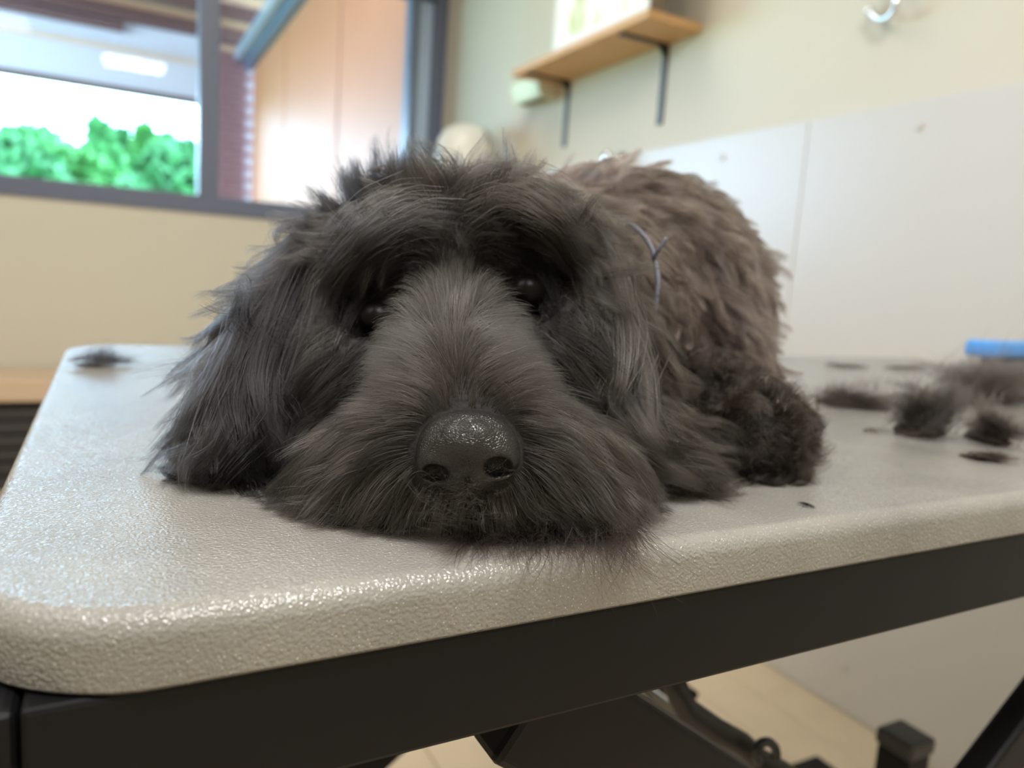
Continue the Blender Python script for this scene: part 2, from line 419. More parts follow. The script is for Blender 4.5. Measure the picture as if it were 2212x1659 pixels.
# chrome hook near the top right
q = on_x(1905, 0, XW-.035)
hk = empty('wall_hook', (XW, q[1], q[2]+.05)); tag(hk, 'chrome coat hook with ball tip high on the cream wall', 'hook')
pts = []
for a in np.linspace(-150, 30, 15):
    a = math.radians(a); pts.append(tuple(on_x(1905+30*math.cos(a), 5-36*math.sin(a), XW-.035-.012*math.cos(a))))
pts += [tuple(on_x(1930, -50, XW-.03)), tuple(on_x(1925, -90, XW-.012))]
tube('hook_arm', pts, .0075, M_chrome, hk, 12)
e0 = pts[0]
bm = bmesh.new(); bmesh.ops.create_uvsphere(bm, u_segments=18, v_segments=12, radius=.0125, matrix=Matrix.Translation(e0)); mesh_obj('ball_tip', bm, M_chrome, hk, True)
pl = on_x(1922, -95, XW-.006)
box('back_plate', (XW-.010, XW-.0002, pl[1]-.02, pl[1]+.02, pl[2]-.045, pl[2]+.045), M_chrome, hk, .004)

# black slatted crate with tan board, under the window
fz = on_y(60, 866, 3.75)
cr_ = empty('low_crate', (-.6, 3.75, 0)); tag(cr_, 'low black slatted crate with tan board top under the window', 'crate')
M_bk = mat('crate_black', lin(62, 60, 62), .55, noise=(12, .12))
zb_ = fz[2]; xr = .15; xl = -1.5
box('crate_core', (xl+.02, xr-.02, 3.78, 4.09, .02, zb_-.004), mat('crate_inside', lin(30, 32, 44), .7, noise=(9, .1)), cr_)
ns = 6; stp = (zb_-.03)/ns
for k in range(ns):
    box('slat', (xl, xr, 3.75, 3.775, .012+k*stp, .012+k*stp+stp*.78), M_bk, cr_, .003)
for x in (xl, xr-.05): box('corner_post', (x, x+.05, 3.776, 3.80, .0, zb_-.004), M_bk, cr_)
zt2 = on_y(60, 822, 3.72)[2]
box('top_board', (xl-.03, xr+.03, 3.72, 4.10, zb_, zt2), mat('tan_board', lin(214, 188, 160), .5, noise=(4, .08)), cr_, .006)

# ------------------------------------------------------------------ grooming table
XL_, XR_, YN, YF, TT = -.0475, 1.52, .2427, 1.023, .0263
tb = empty('grooming_table', (.7, .63, 0)); tag(tb, 'grey pebbled plastic grooming table on a black scissor lift frame', 'table')
def round_rect(x0, x1, y0, y1, R_, n=10):
    out = []
    for cx_, cy_, a0 in ((x1-R_, y1-R_, 0), (x0+R_, y1-R_, 90), (x0+R_, y0+R_, 180), (x1-R_, y0+R_, 270)):
        for k in range(n+1):
            a = math.radians(a0+90*k/n); out.append((cx_+R_*math.cos(a), cy_+R_*math.sin(a)))
    return out
bm = bmesh.new(); rings = []
fil = .009; RC = .062
prof = [(fil*(1-math.sin(a)), -fil*(1-math.cos(a))) for a in np.linspace(0, math.pi/2, 7)]
prof += [(.0, -TT+.002), (.0015, -TT)]
for ins, dz_ in prof:
    rings.append([bm.verts.new((x, y, T+dz_)) for x, y in round_rect(XL_+ins, XR_-ins, YN+ins, YF-ins, RC-ins, 14)])
for A, B in zip(rings, rings[1:]):
    n = len(A)
    for k in range(n): bm.faces.new((A[k], B[k], B[(k+1) % n], A[(k+1) % n]))
bm.faces.new(rings[0]); bm.faces.new(rings[-1][::-1])
bmesh.ops.recalc_face_normals(bm, faces=bm.faces)
Mt = bpy.data.materials.new('pebbled_grey_plastic'); Mt.use_nodes = True
t = Mt.node_tree; b_ = t.nodes['Principled BSDF']
tc = t.nodes.new('ShaderNodeTexCoord')
n1 = t.nodes.new('ShaderNodeTexNoise'); n1.inputs['Scale'].default_value = 760; n1.inputs['Detail'].default_value = .6; n1.inputs['Roughness'].default_value = .45
n2 = t.nodes.new('ShaderNodeTexNoise'); n2.inputs['Scale'].default_value = 14; n2.inputs['Detail'].default_value = 5
vo = t.nodes.new('ShaderNodeTexVoronoi'); vo.inputs['Scale'].default_value = 520
for n in (n1, n2, vo): t.links.new(tc.outputs['Object'], n.inputs['Vector'])
rp = t.nodes.new('ShaderNodeValToRGB'); rp.color_ramp.elements[0].position = .3; rp.color_ramp.elements[0].color = lin(128, 126, 122); rp.color_ramp.elements[1].position = .7; rp.color_ramp.elements[1].color = lin(145, 143, 138)
t.links.new(n2.outputs['Fac'], rp.inputs[0])
# pale flecks moulded into the plastic
r2 = t.nodes.new('ShaderNodeValToRGB'); r2.color_ramp.elements[0].position = .10; r2.color_ramp.elements[0].color = (1, 1, 1, 1); r2.color_ramp.elements[1].position = .16; r2.color_ramp.elements[1].color = (0, 0, 0, 1)
t.links.new(vo.outputs['Distance'], r2.inputs[0])
mxc = t.nodes.new('ShaderNodeMix'); mxc.data_type = 'RGBA'; mxc.inputs[7].default_value = lin(214, 212, 206)
mm = t.nodes.new('ShaderNodeMath'); mm.operation = 'MULTIPLY'; mm.inputs[1].default_value = .8
t.links.new(r2.outputs[0], mm.inputs[0]); t.links.new(mm.outputs[0], mxc.inputs[0]); t.links.new(rp.outputs[0], mxc.inputs[6]); t.links.new(mxc.outputs[2], b_.inputs['Base Color'])
bp = t.nodes.new('ShaderNodeBump'); bp.inputs['Strength'].default_value = .8; bp.inputs['Distance'].default_value = .0008
t.links.new(n1.outputs['Fac'], bp.inputs['Height']); t.links.new(bp.outputs[0], b_.inputs['Normal'])
b_.inputs['Roughness'].default_value = .2
top = mesh_obj('table_top', bm, Mt, tb, True)
md = top.modifiers.new('wn', 'WEIGHTED_NORMAL'); md.keep_sharp = False

M_rail = mat('black_steel_rail', lin(10, 10, 13), .5, noise=(40, .12), bump=(700, .05, .0003), spec=.22)
zr0, zr1 = T-TT-.046, T-TT-.0002
box('apron_rail', (XL_+.0226, XR_-.0226, YN+.003, YN+.028, zr0, zr1), M_rail, tb, .002)
box('apron_rail', (XL_+.0226, XR_-.0226, YF-.028, YF-.003, zr0, zr1), M_rail, tb, .002)
box('apron_rail', (XL_+.012, XL_+.037, YN+.046, YF-.046, zr0, zr1), M_rail, tb, .002)
box('apron_rail', (XR_-.037, XR_-.012, YN+.046, YF-.046, zr0, zr1), M_rail, tb, .002)
for x in (XL_+.004, XR_-.022):
    for y in (YN+.004, YF-.044):
        box('corner_block', (x, x+.018, y, y+.040, zr0-.004, zr1), M_rail, tb, .004, 3)
box('inner_frame', (XL_+.03, XR_-.03, YN+.0285, YN+.05, zr0+.004, zr1), M_rail, tb)
# scissor lift arms in the X-Z plane
def arm(x0, z0, x1, z1, w, y0, y1):
    d = Vector((x1-x0, z1-z0)).normalized(); n = Vector((-d.y, d.x))*w/2
    prism('lift_arm', [(x0+n.x, z0+n.y), (x1+n.x, z1+n.y), (x1-n.x, z1-n.y), (x0-n.x, z0-n.y)], 1, y0, y1, M_rail, tb, .004)
pA = [on_y(x, y, .275) for x, y in ((981, 1607), (1388, 1510), (1090, 1659), (1500, 1583))]
dirn = Vector((pA[3][0]-pA[1][0], pA[3][2]-pA[1][2])).normalized()
mid = (np.array(pA[0])+np.array(pA[1]))/2
wA = abs((pA[1][0]-pA[0][0])*dirn.y-(pA[1][2]-pA[0][2])*dirn.x)
s0 = -.02; s1 = .93
arm(mid[0]+dirn.x*s0, mid[2]+dirn.y*s0, mid[0]+dirn.x*s1, mid[2]+dirn.y*s1, wA, .272, .30)
arm(mid[0]+dirn.x*s0, mid[2]+dirn.y*s0, mid[0]+dirn.x*s1, mid[2]+dirn.y*s1, wA, YF-.075, YF-.047)
xe = mid[0]+dirn.x*s1; ze = mid[2]+dirn.y*s1
arm(mid[0]+.02, ze, xe-.02, mid[2]-.02, wA, .31, .335)
arm(mid[0]+.02, ze, xe-.02, mid[2]-.02, YF and wA, YF-.11, YF-.085)
tube('pivot_bar', [((mid[0]+xe)/2, .268, (mid[2]+ze)/2), ((mid[0]+xe)/2, YF-.043, (mid[2]+ze)/2)], .014, M_chrome, tb)
# base frame on the floor with a square post cap
for y in (.30, YF-.09): box('base_rail', (.05, 1.35, y, y+.05, .02, .07), M_rail, tb, .004)
for x in (.05, 1.30): box('base_rail', (x, x+.05, .35, YF-.09, .02, .07), M_rail, tb, .004)
for x in (.06, 1.31):
    for y in (.31, YF-.08): lathe('base_foot', [(.022, 0), (.022, .008), (.01, .012), (.01, .022)], (x+.015, y+.015, 0), (0, 0, 1), M_black, tb, 16)
# raised cross member with capped post, seen below the table
cpl = on_y(1955, 1600, .62)
cx_, cz_ = cpl[0], cpl[2]
box('post', (cx_-.026, cx_+.026, .594, .646, .05, cz_-.012), M_rail, tb, .003)
box('post_cap', (cx_-.030, cx_+.030, .590, .650, cz_-.012, cz_+.014), M_black, tb, .006, 3)
tube('cable', [tuple(on_y(x, y, .42)) for x, y in ((1440, 1440), (1480, 1530), (1545, 1575), (1600, 1605), (1640, 1640), (1690, 1668), (1760, 1720))], .010, mat('cable_black', lin(22, 22, 24), .5, noise=(20, .1)), tb, 10)
tube('clamp_ring', [tuple(on_y(1655+22*math.cos(a), 1628-26*math.sin(a), .40)) for a in np.linspace(-.6, 3.9, 14)], .004, M_black, tb, 8)

# ------------------------------------------------------------------ blue brush on the table
M_blue = mat('bright_blue_plastic', lin(84, 160, 240), .35, noise=(9, .03))
zh = T+.047                                  # height of the blue back of the brush
p0 = on_z(2112, 754, zh); p1 = on_z(2290, 757, zh)
ln_b = .22; db = (p1-p0)/np.linalg.norm(p1-p0); p1 = p0+db*ln_b; pn = np.array([-db[1], db[0], 0])
br = empty('grooming_brush', tuple((p0+p1)/2*np.array([1, 1, 0])+np.array([0, 0, T]))); tag(br, 'bright blue backed brush lying at the far end of the table', 'brush')
def oriented_box(name, a0, a1, hw_, z0, z1, m, bev):
    bm = bmesh.new(); r_ = bmesh.ops.create_cube(bm, size=1)
    for v in r_['verts']:
        q = p0+db*(a0+(v.co.x+.5)*(a1-a0))+pn*v.co.y*2*hw_; v.co = (q[0], q[1], z0+(v.co.z+.5)*(z1-z0))
    bmesh.ops.bevel(bm, geom=list(bm.edges), offset=bev, segments=3, affect='EDGES', profile=.5)
    return mesh_obj(name, bm, m, br)
oriented_box('brush_back', 0, .22, .024, T+.034, T+.062, M_blue, .008)
oriented_box('bristle_pad', .055, .20, .021, T+.0005, T+.0338, mat('dark_rubber', lin(34, 40, 56), .5, noise=(20, .1)), .004)

# ------------------------------------------------------------------ the dog: signed distance field -> one continuous body mesh
PR = []                                        # (region, function, bounding)
def prim_ell(reg, px, py, d, rx, ry, rz, rot=0.0):
    c = at(px, py, d); a = math.radians(rot)
    ax = np.array([math.cos(a)*cr+math.sin(a)*cu, -math.sin(a)*cr+math.cos(a)*cu, cf]); R_ = np.array([rx, ry, rz])
    def f(P):
        q = (P-c) @ ax.T
        k0 = np.sqrt(((q/R_)**2).sum(-1))+1e-9; k1 = np.sqrt(((q/R_**2)**2).sum(-1))+1e-9
        return k0*(k0-1)/k1
    PR.append((reg, f))
def prim_cap(reg, a, ra, b, rb, flat=None):
    A = at(*a); B = at(*b); AB = B-A
    def f(P):
        q = P-A; h = np.clip((q @ AB)/(AB @ AB), 0, 1)
        return np.sqrt(((q-h[..., None]*AB)**2).sum(-1))-(ra+(rb-ra)*h)
    PR.append((reg, f))
# muzzle
prim_ell('muzzle', 1003, 980, .342, .047, .029, .040)
prim_ell('muzzle', 850, 1020, .362, .045, .027, .040, 8)
prim_ell('muzzle', 1160, 1012, .362, .044, .028, .040, -6)
prim_cap('muzzle', (1006, 905, .322), .021, (985, 745, .372), .026)
prim_ell('muzzle', 1010, 1065, .360, .04, .02, .034)
# skull, cheeks, brows, crown
prim_ell('head', 985, 610, .460, .066, .053, .070, 8)
prim_ell('head', 810, 820, .420, .046, .045, .050)
prim_ell('head', 1195, 790, .428, .042, .050, .050)
prim_ell('head', 840, 520, .416, .030, .013, .022, 15)
prim_ell('head', 1130, 470, .416, .030, .013, .022, -10)
prim_ell('head', 990, 490, .470, .052, .024, .050)
prim_ell('head', 1000, 980, .420, .070, .045, .060)
# ears
prim_cap('left_ear', (700, 550, .450), .018, (590, 760, .425), .020)
prim_cap('left_ear', (590, 760, .425), .020, (500, 955, .390), .022)
prim_cap('left_ear', (560, 800, .415), .020, (545, 975, .392), .022)
prim_cap('right_ear', (1245, 530, .452), .017, (1325, 740, .440), .018)
prim_cap('right_ear', (1325, 740, .440), .018, (1385, 950, .420), .018)
prim_cap('right_ear', (1400, 950, .422), .018, (1460, 1010, .418), .014)
# neck, trunk, haunch
prim_ell('body', 1170, 660, .560, .095, .080, .100)
prim_ell('body', 1310, 660, .720, .132, .118, .170)
prim_ell('body', 1410, 650, .800, .105, .118, .140)
prim_ell('body', 1000, 880, .520, .110, .060, .100)
prim_ell('body', 1530, 790, .620, .042, .050, .060)
# forepaw
prim_cap('paw', (1440, 880, .540), .034, (1560, 930, .490), .033)
prim_ell('paw', 1600, 940, .476, .036, .031, .038)
EYES = [at(812, 690, .396), at(1138, 632, .397)]
SOCK = [(EYES[0], .0200), (EYES[1], .0200), (at(845, 625, .392), .021), (at(1112, 572, .392), .021)]
NREG = ['muzzle', 'head', 'left_ear', 'right_ear', 'body', 'paw']

def sdf(P):
    P = P.astype(np.float32); acc = None
    for _, f in PR:
        d = f(P).astype(np.float32)
        if acc is None: acc = d
        else:
            k = .016; h = np.clip(.5+.5*(acc-d)/k, 0, 1); acc = acc*h*-1+acc+d*h-k*h*(1-h) if False else (acc*(1-h)+d*h-k*h*(1-h))
    for e, r_e in SOCK:                        # eye sockets
        d = r_e-np.sqrt(((P-e)**2).sum(-1)); k = .008; h = np.clip(.5+.5*(acc-d)/k, 0, 1)
        acc = d*(1-h)+acc*h+k*h*(1-h)
    return np.maximum(acc, (T+.0012)-P[..., 2])

def surface_nets(V, org, hstep):
    """naive surface nets; V negative inside"""
    nx, ny, nz = V.shape; ins = V < 0
    cnt = np.zeros((nx-1, ny-1, nz-1), np.int8)
    for i in (0, 1):
        for j in (0, 1):
            for k in (0, 1): cnt += ins[i:nx-1+i, j:ny-1+j, k:nz-1+k]
    act = (cnt > 0) & (cnt < 8); ix = np.argwhere(act); idx = -np.ones(act.shape, np.int64); idx[act] = np.arange(len(ix))
    acc = np.zeros((len(ix), 3)); num = np.zeros(len(ix))
    cs = [(i, j, k) for i in (0, 1) for j in (0, 1) for k in (0, 1)]
    for a in cs:
        for b in cs:
            if sum(b)-sum(a) != 1 or any(bb < aa for aa, bb in zip(a, b)): continue
            va = V[ix[:, 0]+a[0], ix[:, 1]+a[1], ix[:, 2]+a[2]]; vb = V[ix[:, 0]+b[0], ix[:, 1]+b[1], ix[:, 2]+b[2]]
            m = (va < 0) != (vb < 0); tt = np.where(m, va/np.where(m, va-vb, 1), 0)
            p = np.array(a)+tt[:, None]*(np.array(b)-np.array(a)); acc += np.where(m[:, None], p, 0); num += m
    verts = org+(ix+acc/num[:, None])*hstep
    quads = []
    for ax in range(3):
        o1, o2 = [(1, 2), (2, 0), (0, 1)][ax]
        sl0 = [slice(1, n-1) for n in V.shape]; sl1 = list(sl0); sl0[ax] = slice(0, V.shape[ax]-1); sl1[ax] = slice(1, V.shape[ax])
        a = ins[tuple(sl0)]; b = ins[tuple(sl1)]
        e = np.argwhere(a != b); flip = a[tuple(e.T)]
        base = e.copy()
        for x in range(3):
            if x != ax: base[:, x] += 1
        def cell(d1, d2):
            c = base.copy(); c[:, o1] -= d1; c[:, o2] -= d2; return idx[c[:, 0], c[:, 1], c[:, 2]]
        q = np.stack([cell(0, 0), cell(1, 0), cell(1, 1), cell(0, 1)], 1)
        q[~flip] = q[~flip][:, ::-1]
        quads.append(q)
    q = np.concatenate(quads)
    return verts, q

HS = .0036
lo_ = np.array([-.03, .20, T-.012]); hi_ = np.array([.72, 1.0, T+.30])
gn = ((hi_-lo_)/HS).astype(int)
G = np.stack(np.meshgrid(*[lo_[k]+np.arange(gn[k])*HS for k in range(3)], indexing='ij'), -1).astype(np.float32)
VOL = sdf(G)
GRAD = np.stack(np.gradient(VOL, HS), -1).astype(np.float32)
del G
bv, bq = surface_nets(VOL, lo_, HS)
dog = empty('dog', (.25, .45, T)); tag(dog, 'shaggy black-brown dog lying with its chin on the grey table', 'dog')
M_skin = mat('dark_undercoat', lin(26, 22, 22), .8, noise=(60, .3), bump=(400, .4, .002))
me = bpy.data.meshes.new('body'); me.from_pydata(bv.tolist(), [], bq.tolist()); me.materials.append(M_skin)
for p in me.polygons: p.use_smooth = True
link(bpy.data.objects.new('body', me), dog)

def grid_sample(A, P):
    g = (P-lo_)/HS; g = np.clip(g, 0, np.array(VOL.shape)-1.001); i = g.astype(int); f = (g-i).astype(np.float32)
    out = 0
    for a in (0, 1):
        for b in (0, 1):
            for c in (0, 1):
                w = (f[:, 0] if a else 1-f[:, 0])*(f[:, 1] if b else 1-f[:, 1])*(f[:, 2] if c else 1-f[:, 2])
                v = A[i[:, 0]+a, i[:, 1]+b, i[:, 2]+c]
                out = out+(v*w if v.ndim == 1 else v*w[:, None])
    return out

# ------------------------------------------------------------------ nose and eyes
NC = at(1010, 968, .306)
def nose_sdf(P):
    q = np.stack([(P-NC) @ cr, (P-NC) @ cu, (P-NC) @ -cf], -1)    # right, up, towards the camera
    def ell(c, r_):
        c = np.array(c); r_ = np.array(r_); w = q-c
        k0 = np.sqrt(((w/r_)**2).sum(-1))+1e-9; k1 = np.sqrt(((w/r_**2)**2).sum(-1))+1e-9
        return k0*(k0-1)/k1
    def sm(a, b, k):
        h = np.clip(.5+.5*(a-b)/k, 0, 1); return a*(1-h)+b*h-k*h*(1-h)
    d = ell((0, .003, 0), (.0195, .0135, .0170))
    d = sm(d, ell((-.0115, -.0055, .003), (.0095, .0095, .0105)), .006)
    d = sm(d, ell((.0120, -.0040, .003), (.0095, .0095, .0105)), .006)
    d = sm(d, ell((0.001, -.011, .004), (.008, .008, .008)), .006)
    def cut(d, c, k):
        h = np.clip(.5-.5*(d+c)/k, 0, 1); return d*(1-h)-c*h+k*h*(1-h)
    d = cut(d, ell((.0130, -.0070, .0125), (.0058, .0046, .0085)), .002)
    d = cut(d, ell((-.0125, -.0095, .0120), (.0056, .0042, .0085)), .002)
    d = cut(d, ell((.0195, -.0085, .010), (.0050, .0014, .007)), .0015)
    d = cut(d, ell((-.0190, -.0105, .010), (.0050, .0014, .007)), .0015)
    d = cut(d, ell((.0005, -.0160, .0115), (.0007, .0060, .0030)), .0018)
    return d
hs = .0007; ex = .030
lo2 = NC-ex; nn = int(2*ex/hs)
G2 = np.stack(np.meshgrid(*[lo2[k]+np.arange(nn)*hs for k in range(3)], indexing='ij'), -1)
nv, nq = surface_nets(nose_sdf(G2), lo2, hs); del G2
me = bpy.data.meshes.new('nose'); me.from_pydata(nv.tolist(), [], nq.tolist())
for p in me.polygons: p.use_smooth = True
Mn = bpy.data.materials.new('leathery_nose'); Mn.use_nodes = True
t = Mn.node_tree; b_ = t.nodes['Principled BSDF']; b_.inputs['Base Color'].default_value = lin(30, 28, 28); b_.inputs['Roughness'].default_value = .3
tc = t.nodes.new('ShaderNodeTexCoord'); vo = t.nodes.new('ShaderNodeTexVoronoi'); vo.feature = 'DISTANCE_TO_EDGE'; vo.inputs['Scale'].default_value = 1050
t.links.new(tc.outputs['Object'], vo.inputs['Vector'])
rp = t.nodes.new('ShaderNodeMapRange'); rp.inputs['From Max'].default_value = .22; t.links.new(vo.outputs['Distance'], rp.inputs[0])
bp = t.nodes.new('ShaderNodeBump'); bp.inputs['Strength'].default_value = .45; bp.inputs['Distance'].default_value = .0004
t.links.new(rp.outputs[0], bp.inputs['Height']); t.links.new(bp.outputs[0], b_.inputs['Normal'])
me.materials.append(Mn)
tag(link(bpy.data.objects.new('nose', me), dog), 'shiny black leathery nose')
M_eye = mat('dark_brown_eye', lin(12, 9, 8), .34, noise=(90, .3), spec=.10)
for e in EYES:
    bm = bmesh.new(); bmesh.ops.create_uvsphere(bm, u_segments=32, v_segments=20, radius=.0102, matrix=Matrix.Translation(e+cf*.003))
    tag(mesh_obj('eye', bm, M_eye, dog, True), 'dark glossy eye')

# ------------------------------------------------------------------ fur: guides -> flow field -> strands
bvh = BVHTree.FromPolygons([tuple(v) for v in bv], [tuple(int(i) for i in q) for q in bq])
# px, py, image direction dx, dy (y down), out, length, wave amplitude, clump
GD = [
 # bridge of the muzzle, growing away from the nose
 (1000, 880, -.02, -1, .30, .009, .02, .2), (990, 830, 0, -1, .30, .012, .02, .2), (975, 760, -.05, -1, .35, .015, .03, .3), (965, 690, -.05, -1, .45, .016, .05, .35), (985, 630, 0, -.9, .5, .017, .08, .4),
 (945, 835, -.85, -.35, .30, .022, .03, .35), (1045, 830, .85, -.3, .30, .022, .03, .35), (905, 750, -.9, .0, .32, .024, .05, .45), (1055, 730, .85, .05, .32, .022, .05, .45), (920, 790, -.9, -.1, .3, .026, .04, .45), (1060, 785, .9, -.05, .3, .026, .04, .45),
 (880, 870, -1, -.05, .28, .030, .04, .5), (1130, 850, 1, .0, .28, .028, .04, .5),
 (800, 850, -.9, .25, .28, .034, .05, .55), (1220, 850, .9, .35, .28, .028, .05, .55),
 (720, 920, -.75, .6, .28, .036, .06, .6), (1270, 930, .7, .65, .28, .028, .06, .6),
 (860, 950, -1, .15, .4, .030, .07, .6), (1160, 950, 1, .25, .4, .028, .07, .6),
 (760, 1010, -.8, .6, .35, .032, .08, .6), (1240, 1020, .75, .65, .35, .028, .08, .6),
 (860, 1050, -.6, .8, .35, .028, .10, .6), (1170, 1060, .55, .85, .35, .027, .10, .6),
 (960, 1080, -.3, .9, .45, .020, .16, .5), (1060, 1085, .25, .9, .45, .020, .16, .5), (1010, 1110, 0, 1, .45, .022, .16, .5),
 (680, 1020, -.6, .8, .3, .030, .08, .6), (1300, 1040, .5, .85, .3, .026, .08, .6),
 # cheeks below the eyes
 (760, 780, -.7, .7, .25, .030, .08, .6), (1200, 740, .7, .7, .25, .026, .08, .6), (700, 850, -.6, .8, .25, .034, .08, .6), (1260, 830, .5, .85, .25, .030, .08, .6),
 # eye sockets: short hair
 (815, 640, -.6, .3, .2, .010, .05, .3), (870, 690, -.3, .6, .2, .009, .05, .3), (1130, 580, .6, .3, .2, .010, .05, .3), (1085, 650, .3, .6, .2, .009, .05, .3), (800, 740, -.6, .6, .25, .014, .06, .4), (1150, 690, .6, .6, .25, .014, .06, .4),
 (850, 605, -.6, .2, .15, .009, .05, .3), (1105, 555, .6, .2, .15, .009, .05, .3), (785, 655, -.6, .5, .15, .010, .05, .3), (1165, 600, .6, .5, .15, .010, .05, .3), (905, 640, -.3, .4, .2, .010, .05, .3), (1060, 610, .3, .4, .2, .010, .05, .3),
 # forehead and brows
 (985, 560, .1, -.6, .5, .018, .16, .6), (930, 510, -.7, -.1, .6, .028, .18, .8), (1050, 480, .7, -.1, .6, .028, .18, .8),
 (850, 510, -.9, .15, .6, .040, .14, .85), (780, 560, -.75, .7, .45, .042, .14, .85), (1130, 460, .95, .15, .6, .042, .14, .85), (1205, 520, .75, .7, .45, .046, .14, .85),
 (720, 620, -.5, 1, .35, .050, .12, .85), (1245, 610, .45, 1, .35, .052, .12, .85),
 # crown
 (985, 440, .2, -.3, .5, .032, .16, .8), (900, 430, -.4, -.2, .4, .030, .16, .85), (1080, 420, .7, -.1, .5, .038, .14, .85),
 (820, 470, -.7, -.1, .32, .028, .12, .85), (760, 500, -.8, .2, .32, .032, .12, .85), (720, 530, -.85, .4, .35, .042, .12, .85), (1150, 430, .8, .25, .5, .044, .14, .8), (1210, 470, .8, .55, .45, .048, .14, .8),
 # left ear
 (690, 560, -.8, .6, .35, .048, .12, .85), (630, 650, -.65, .75, .28, .054, .12, .85), (580, 760, -.55, .85, .25, .054, .14, .85), (530, 860, -.4, .9, .25, .052, .18, .85), (490, 960, -.3, .95, .25, .044, .20, .85), (560, 960, .05, 1, .25, .044, .24, .85), (600, 860, .05, 1, .2, .048, .18, .85),
 # right ear
 (1250, 520, .55, .8, .35, .050, .12, .85), (1290, 620, .4, .95, .25, .052, .12, .85), (1325, 740, .22, 1, .2, .050, .14, .85), (1355, 850, .15, 1, .2, .046, .20, .85), (1385, 950, .6, .75, .25, .042, .22, .8), (1450, 1000, .85, .5, .25, .038, .16, .75),
 # trunk
 (1230, 400, .7, .15, .35, .044, .17, .85), (1330, 420, .75, .35, .3, .044, .17, .9), (1450, 440, .75, .45, .3, .044, .17, .9), (1560, 480, .6, .75, .28, .042, .17, .9), (1620, 600, .2, 1, .2, .040, .17, .9), (1500, 600, .5, .8, .28, .044, .17, .9), (1580, 700, .3, .9, .28, .042, .17, .85), (1430, 560, .6, .7, .28, .046, .17, .9), (1400, 500, .7, .5, .3, .046, .17, .9),
 (1520, 760, .5, .6, .45, .028, .5, .7), (1600, 800, .5, .6, .45, .026, .5, .7), (1460, 800, .3, .9, .45, .028, .5, .7),
 # paw
 (1520, 880, .2, .2, .8, .024, .7, .75), (1600, 890, .3, -.2, .8, .022, .7, .75), (1660, 930, .6, .1, .8, .020, .7, .75), (1600, 980, .1, .6, .7, .020, .7, .75), (1640, 1010, .4, .7, .6, .018, .7, .75),
]
gpos, gdir, gpar = [], [], []
for px, py, dx, dy, out, ln, wv, cl in GD:
    r_ = ray(px, py); hit = bvh.ray_cast(Vector(CAM), Vector(r_/np.linalg.norm(r_)))
    if hit[0] is None:
        near = bvh.find_nearest(Vector(at(px, py, .5 if px < 1450 else .7))); loc = near[0]
    else: loc = hit[0]
    d = dx*cr-dy*cu; n_ = np.linalg.norm(d); d = d/max(n_, 1e-6)
    gpos.append(np.array(loc)); gdir.append(d); gpar.append((out, ln, wv, cl))
gpos = np.array(gpos, np.float32); gdir = np.array(gdir, np.float32); gpar = np.array(gpar, np.float32)

def field(P):
    D = np.zeros((len(P), 3), np.float32); A = np.zeros((len(P), 4), np.float32)
    for s_ in range(0, len(P), 40000):
        q = P[s_:s_+40000].astype(np.float32)
        d2 = ((q[:, None, :]-gpos[None])**2).sum(-1)
        w = 1/(d2+.00006)**2; w /= w.sum(1, keepdims=True)
        D[s_:s_+40000] = w @ gdir; A[s_:s_+40000] = w @ gpar
    return D/(np.linalg.norm(D, axis=1, keepdims=True)+1e-6), A

# triangles, areas, region and density of every face
tri = np.concatenate([bq[:, [0, 1, 2]], bq[:, [0, 2, 3]]])
va, vb, vc = bv[tri[:, 0]], bv[tri[:, 1]], bv[tri[:, 2]]
fn = np.cross(vb-va, vc-va); ar = np.linalg.norm(fn, axis=1)/2; fcn = (va+vb+vc)/3
rd = np.stack([np.min([f(fcn) for r_, f in PR if r_ == R_], axis=0) for R_ in NREG], 1); freg = rd.argmin(1)
DENS = np.array([2.4, 1.5, 1.4, 1.4, .75, 1.5])
wgt = ar*DENS[freg]
gz = grid_sample(GRAD, fcn); gz /= np.linalg.norm(gz, axis=1, keepdims=True)+1e-9
view = (fcn-CAM); view /= np.linalg.norm(view, axis=1, keepdims=True)
facing = -(gz*view).sum(1)
wgt *= np.where(facing > -.35, 1, .25)          # the hidden back needs less hair
wgt *= fcn[:, 2] > T+.004
for e in EYES: wgt *= np.where(np.linalg.norm(fcn-e, axis=1) < .023, .6, 1)
wgt *= nose_sdf(fcn) > .0006

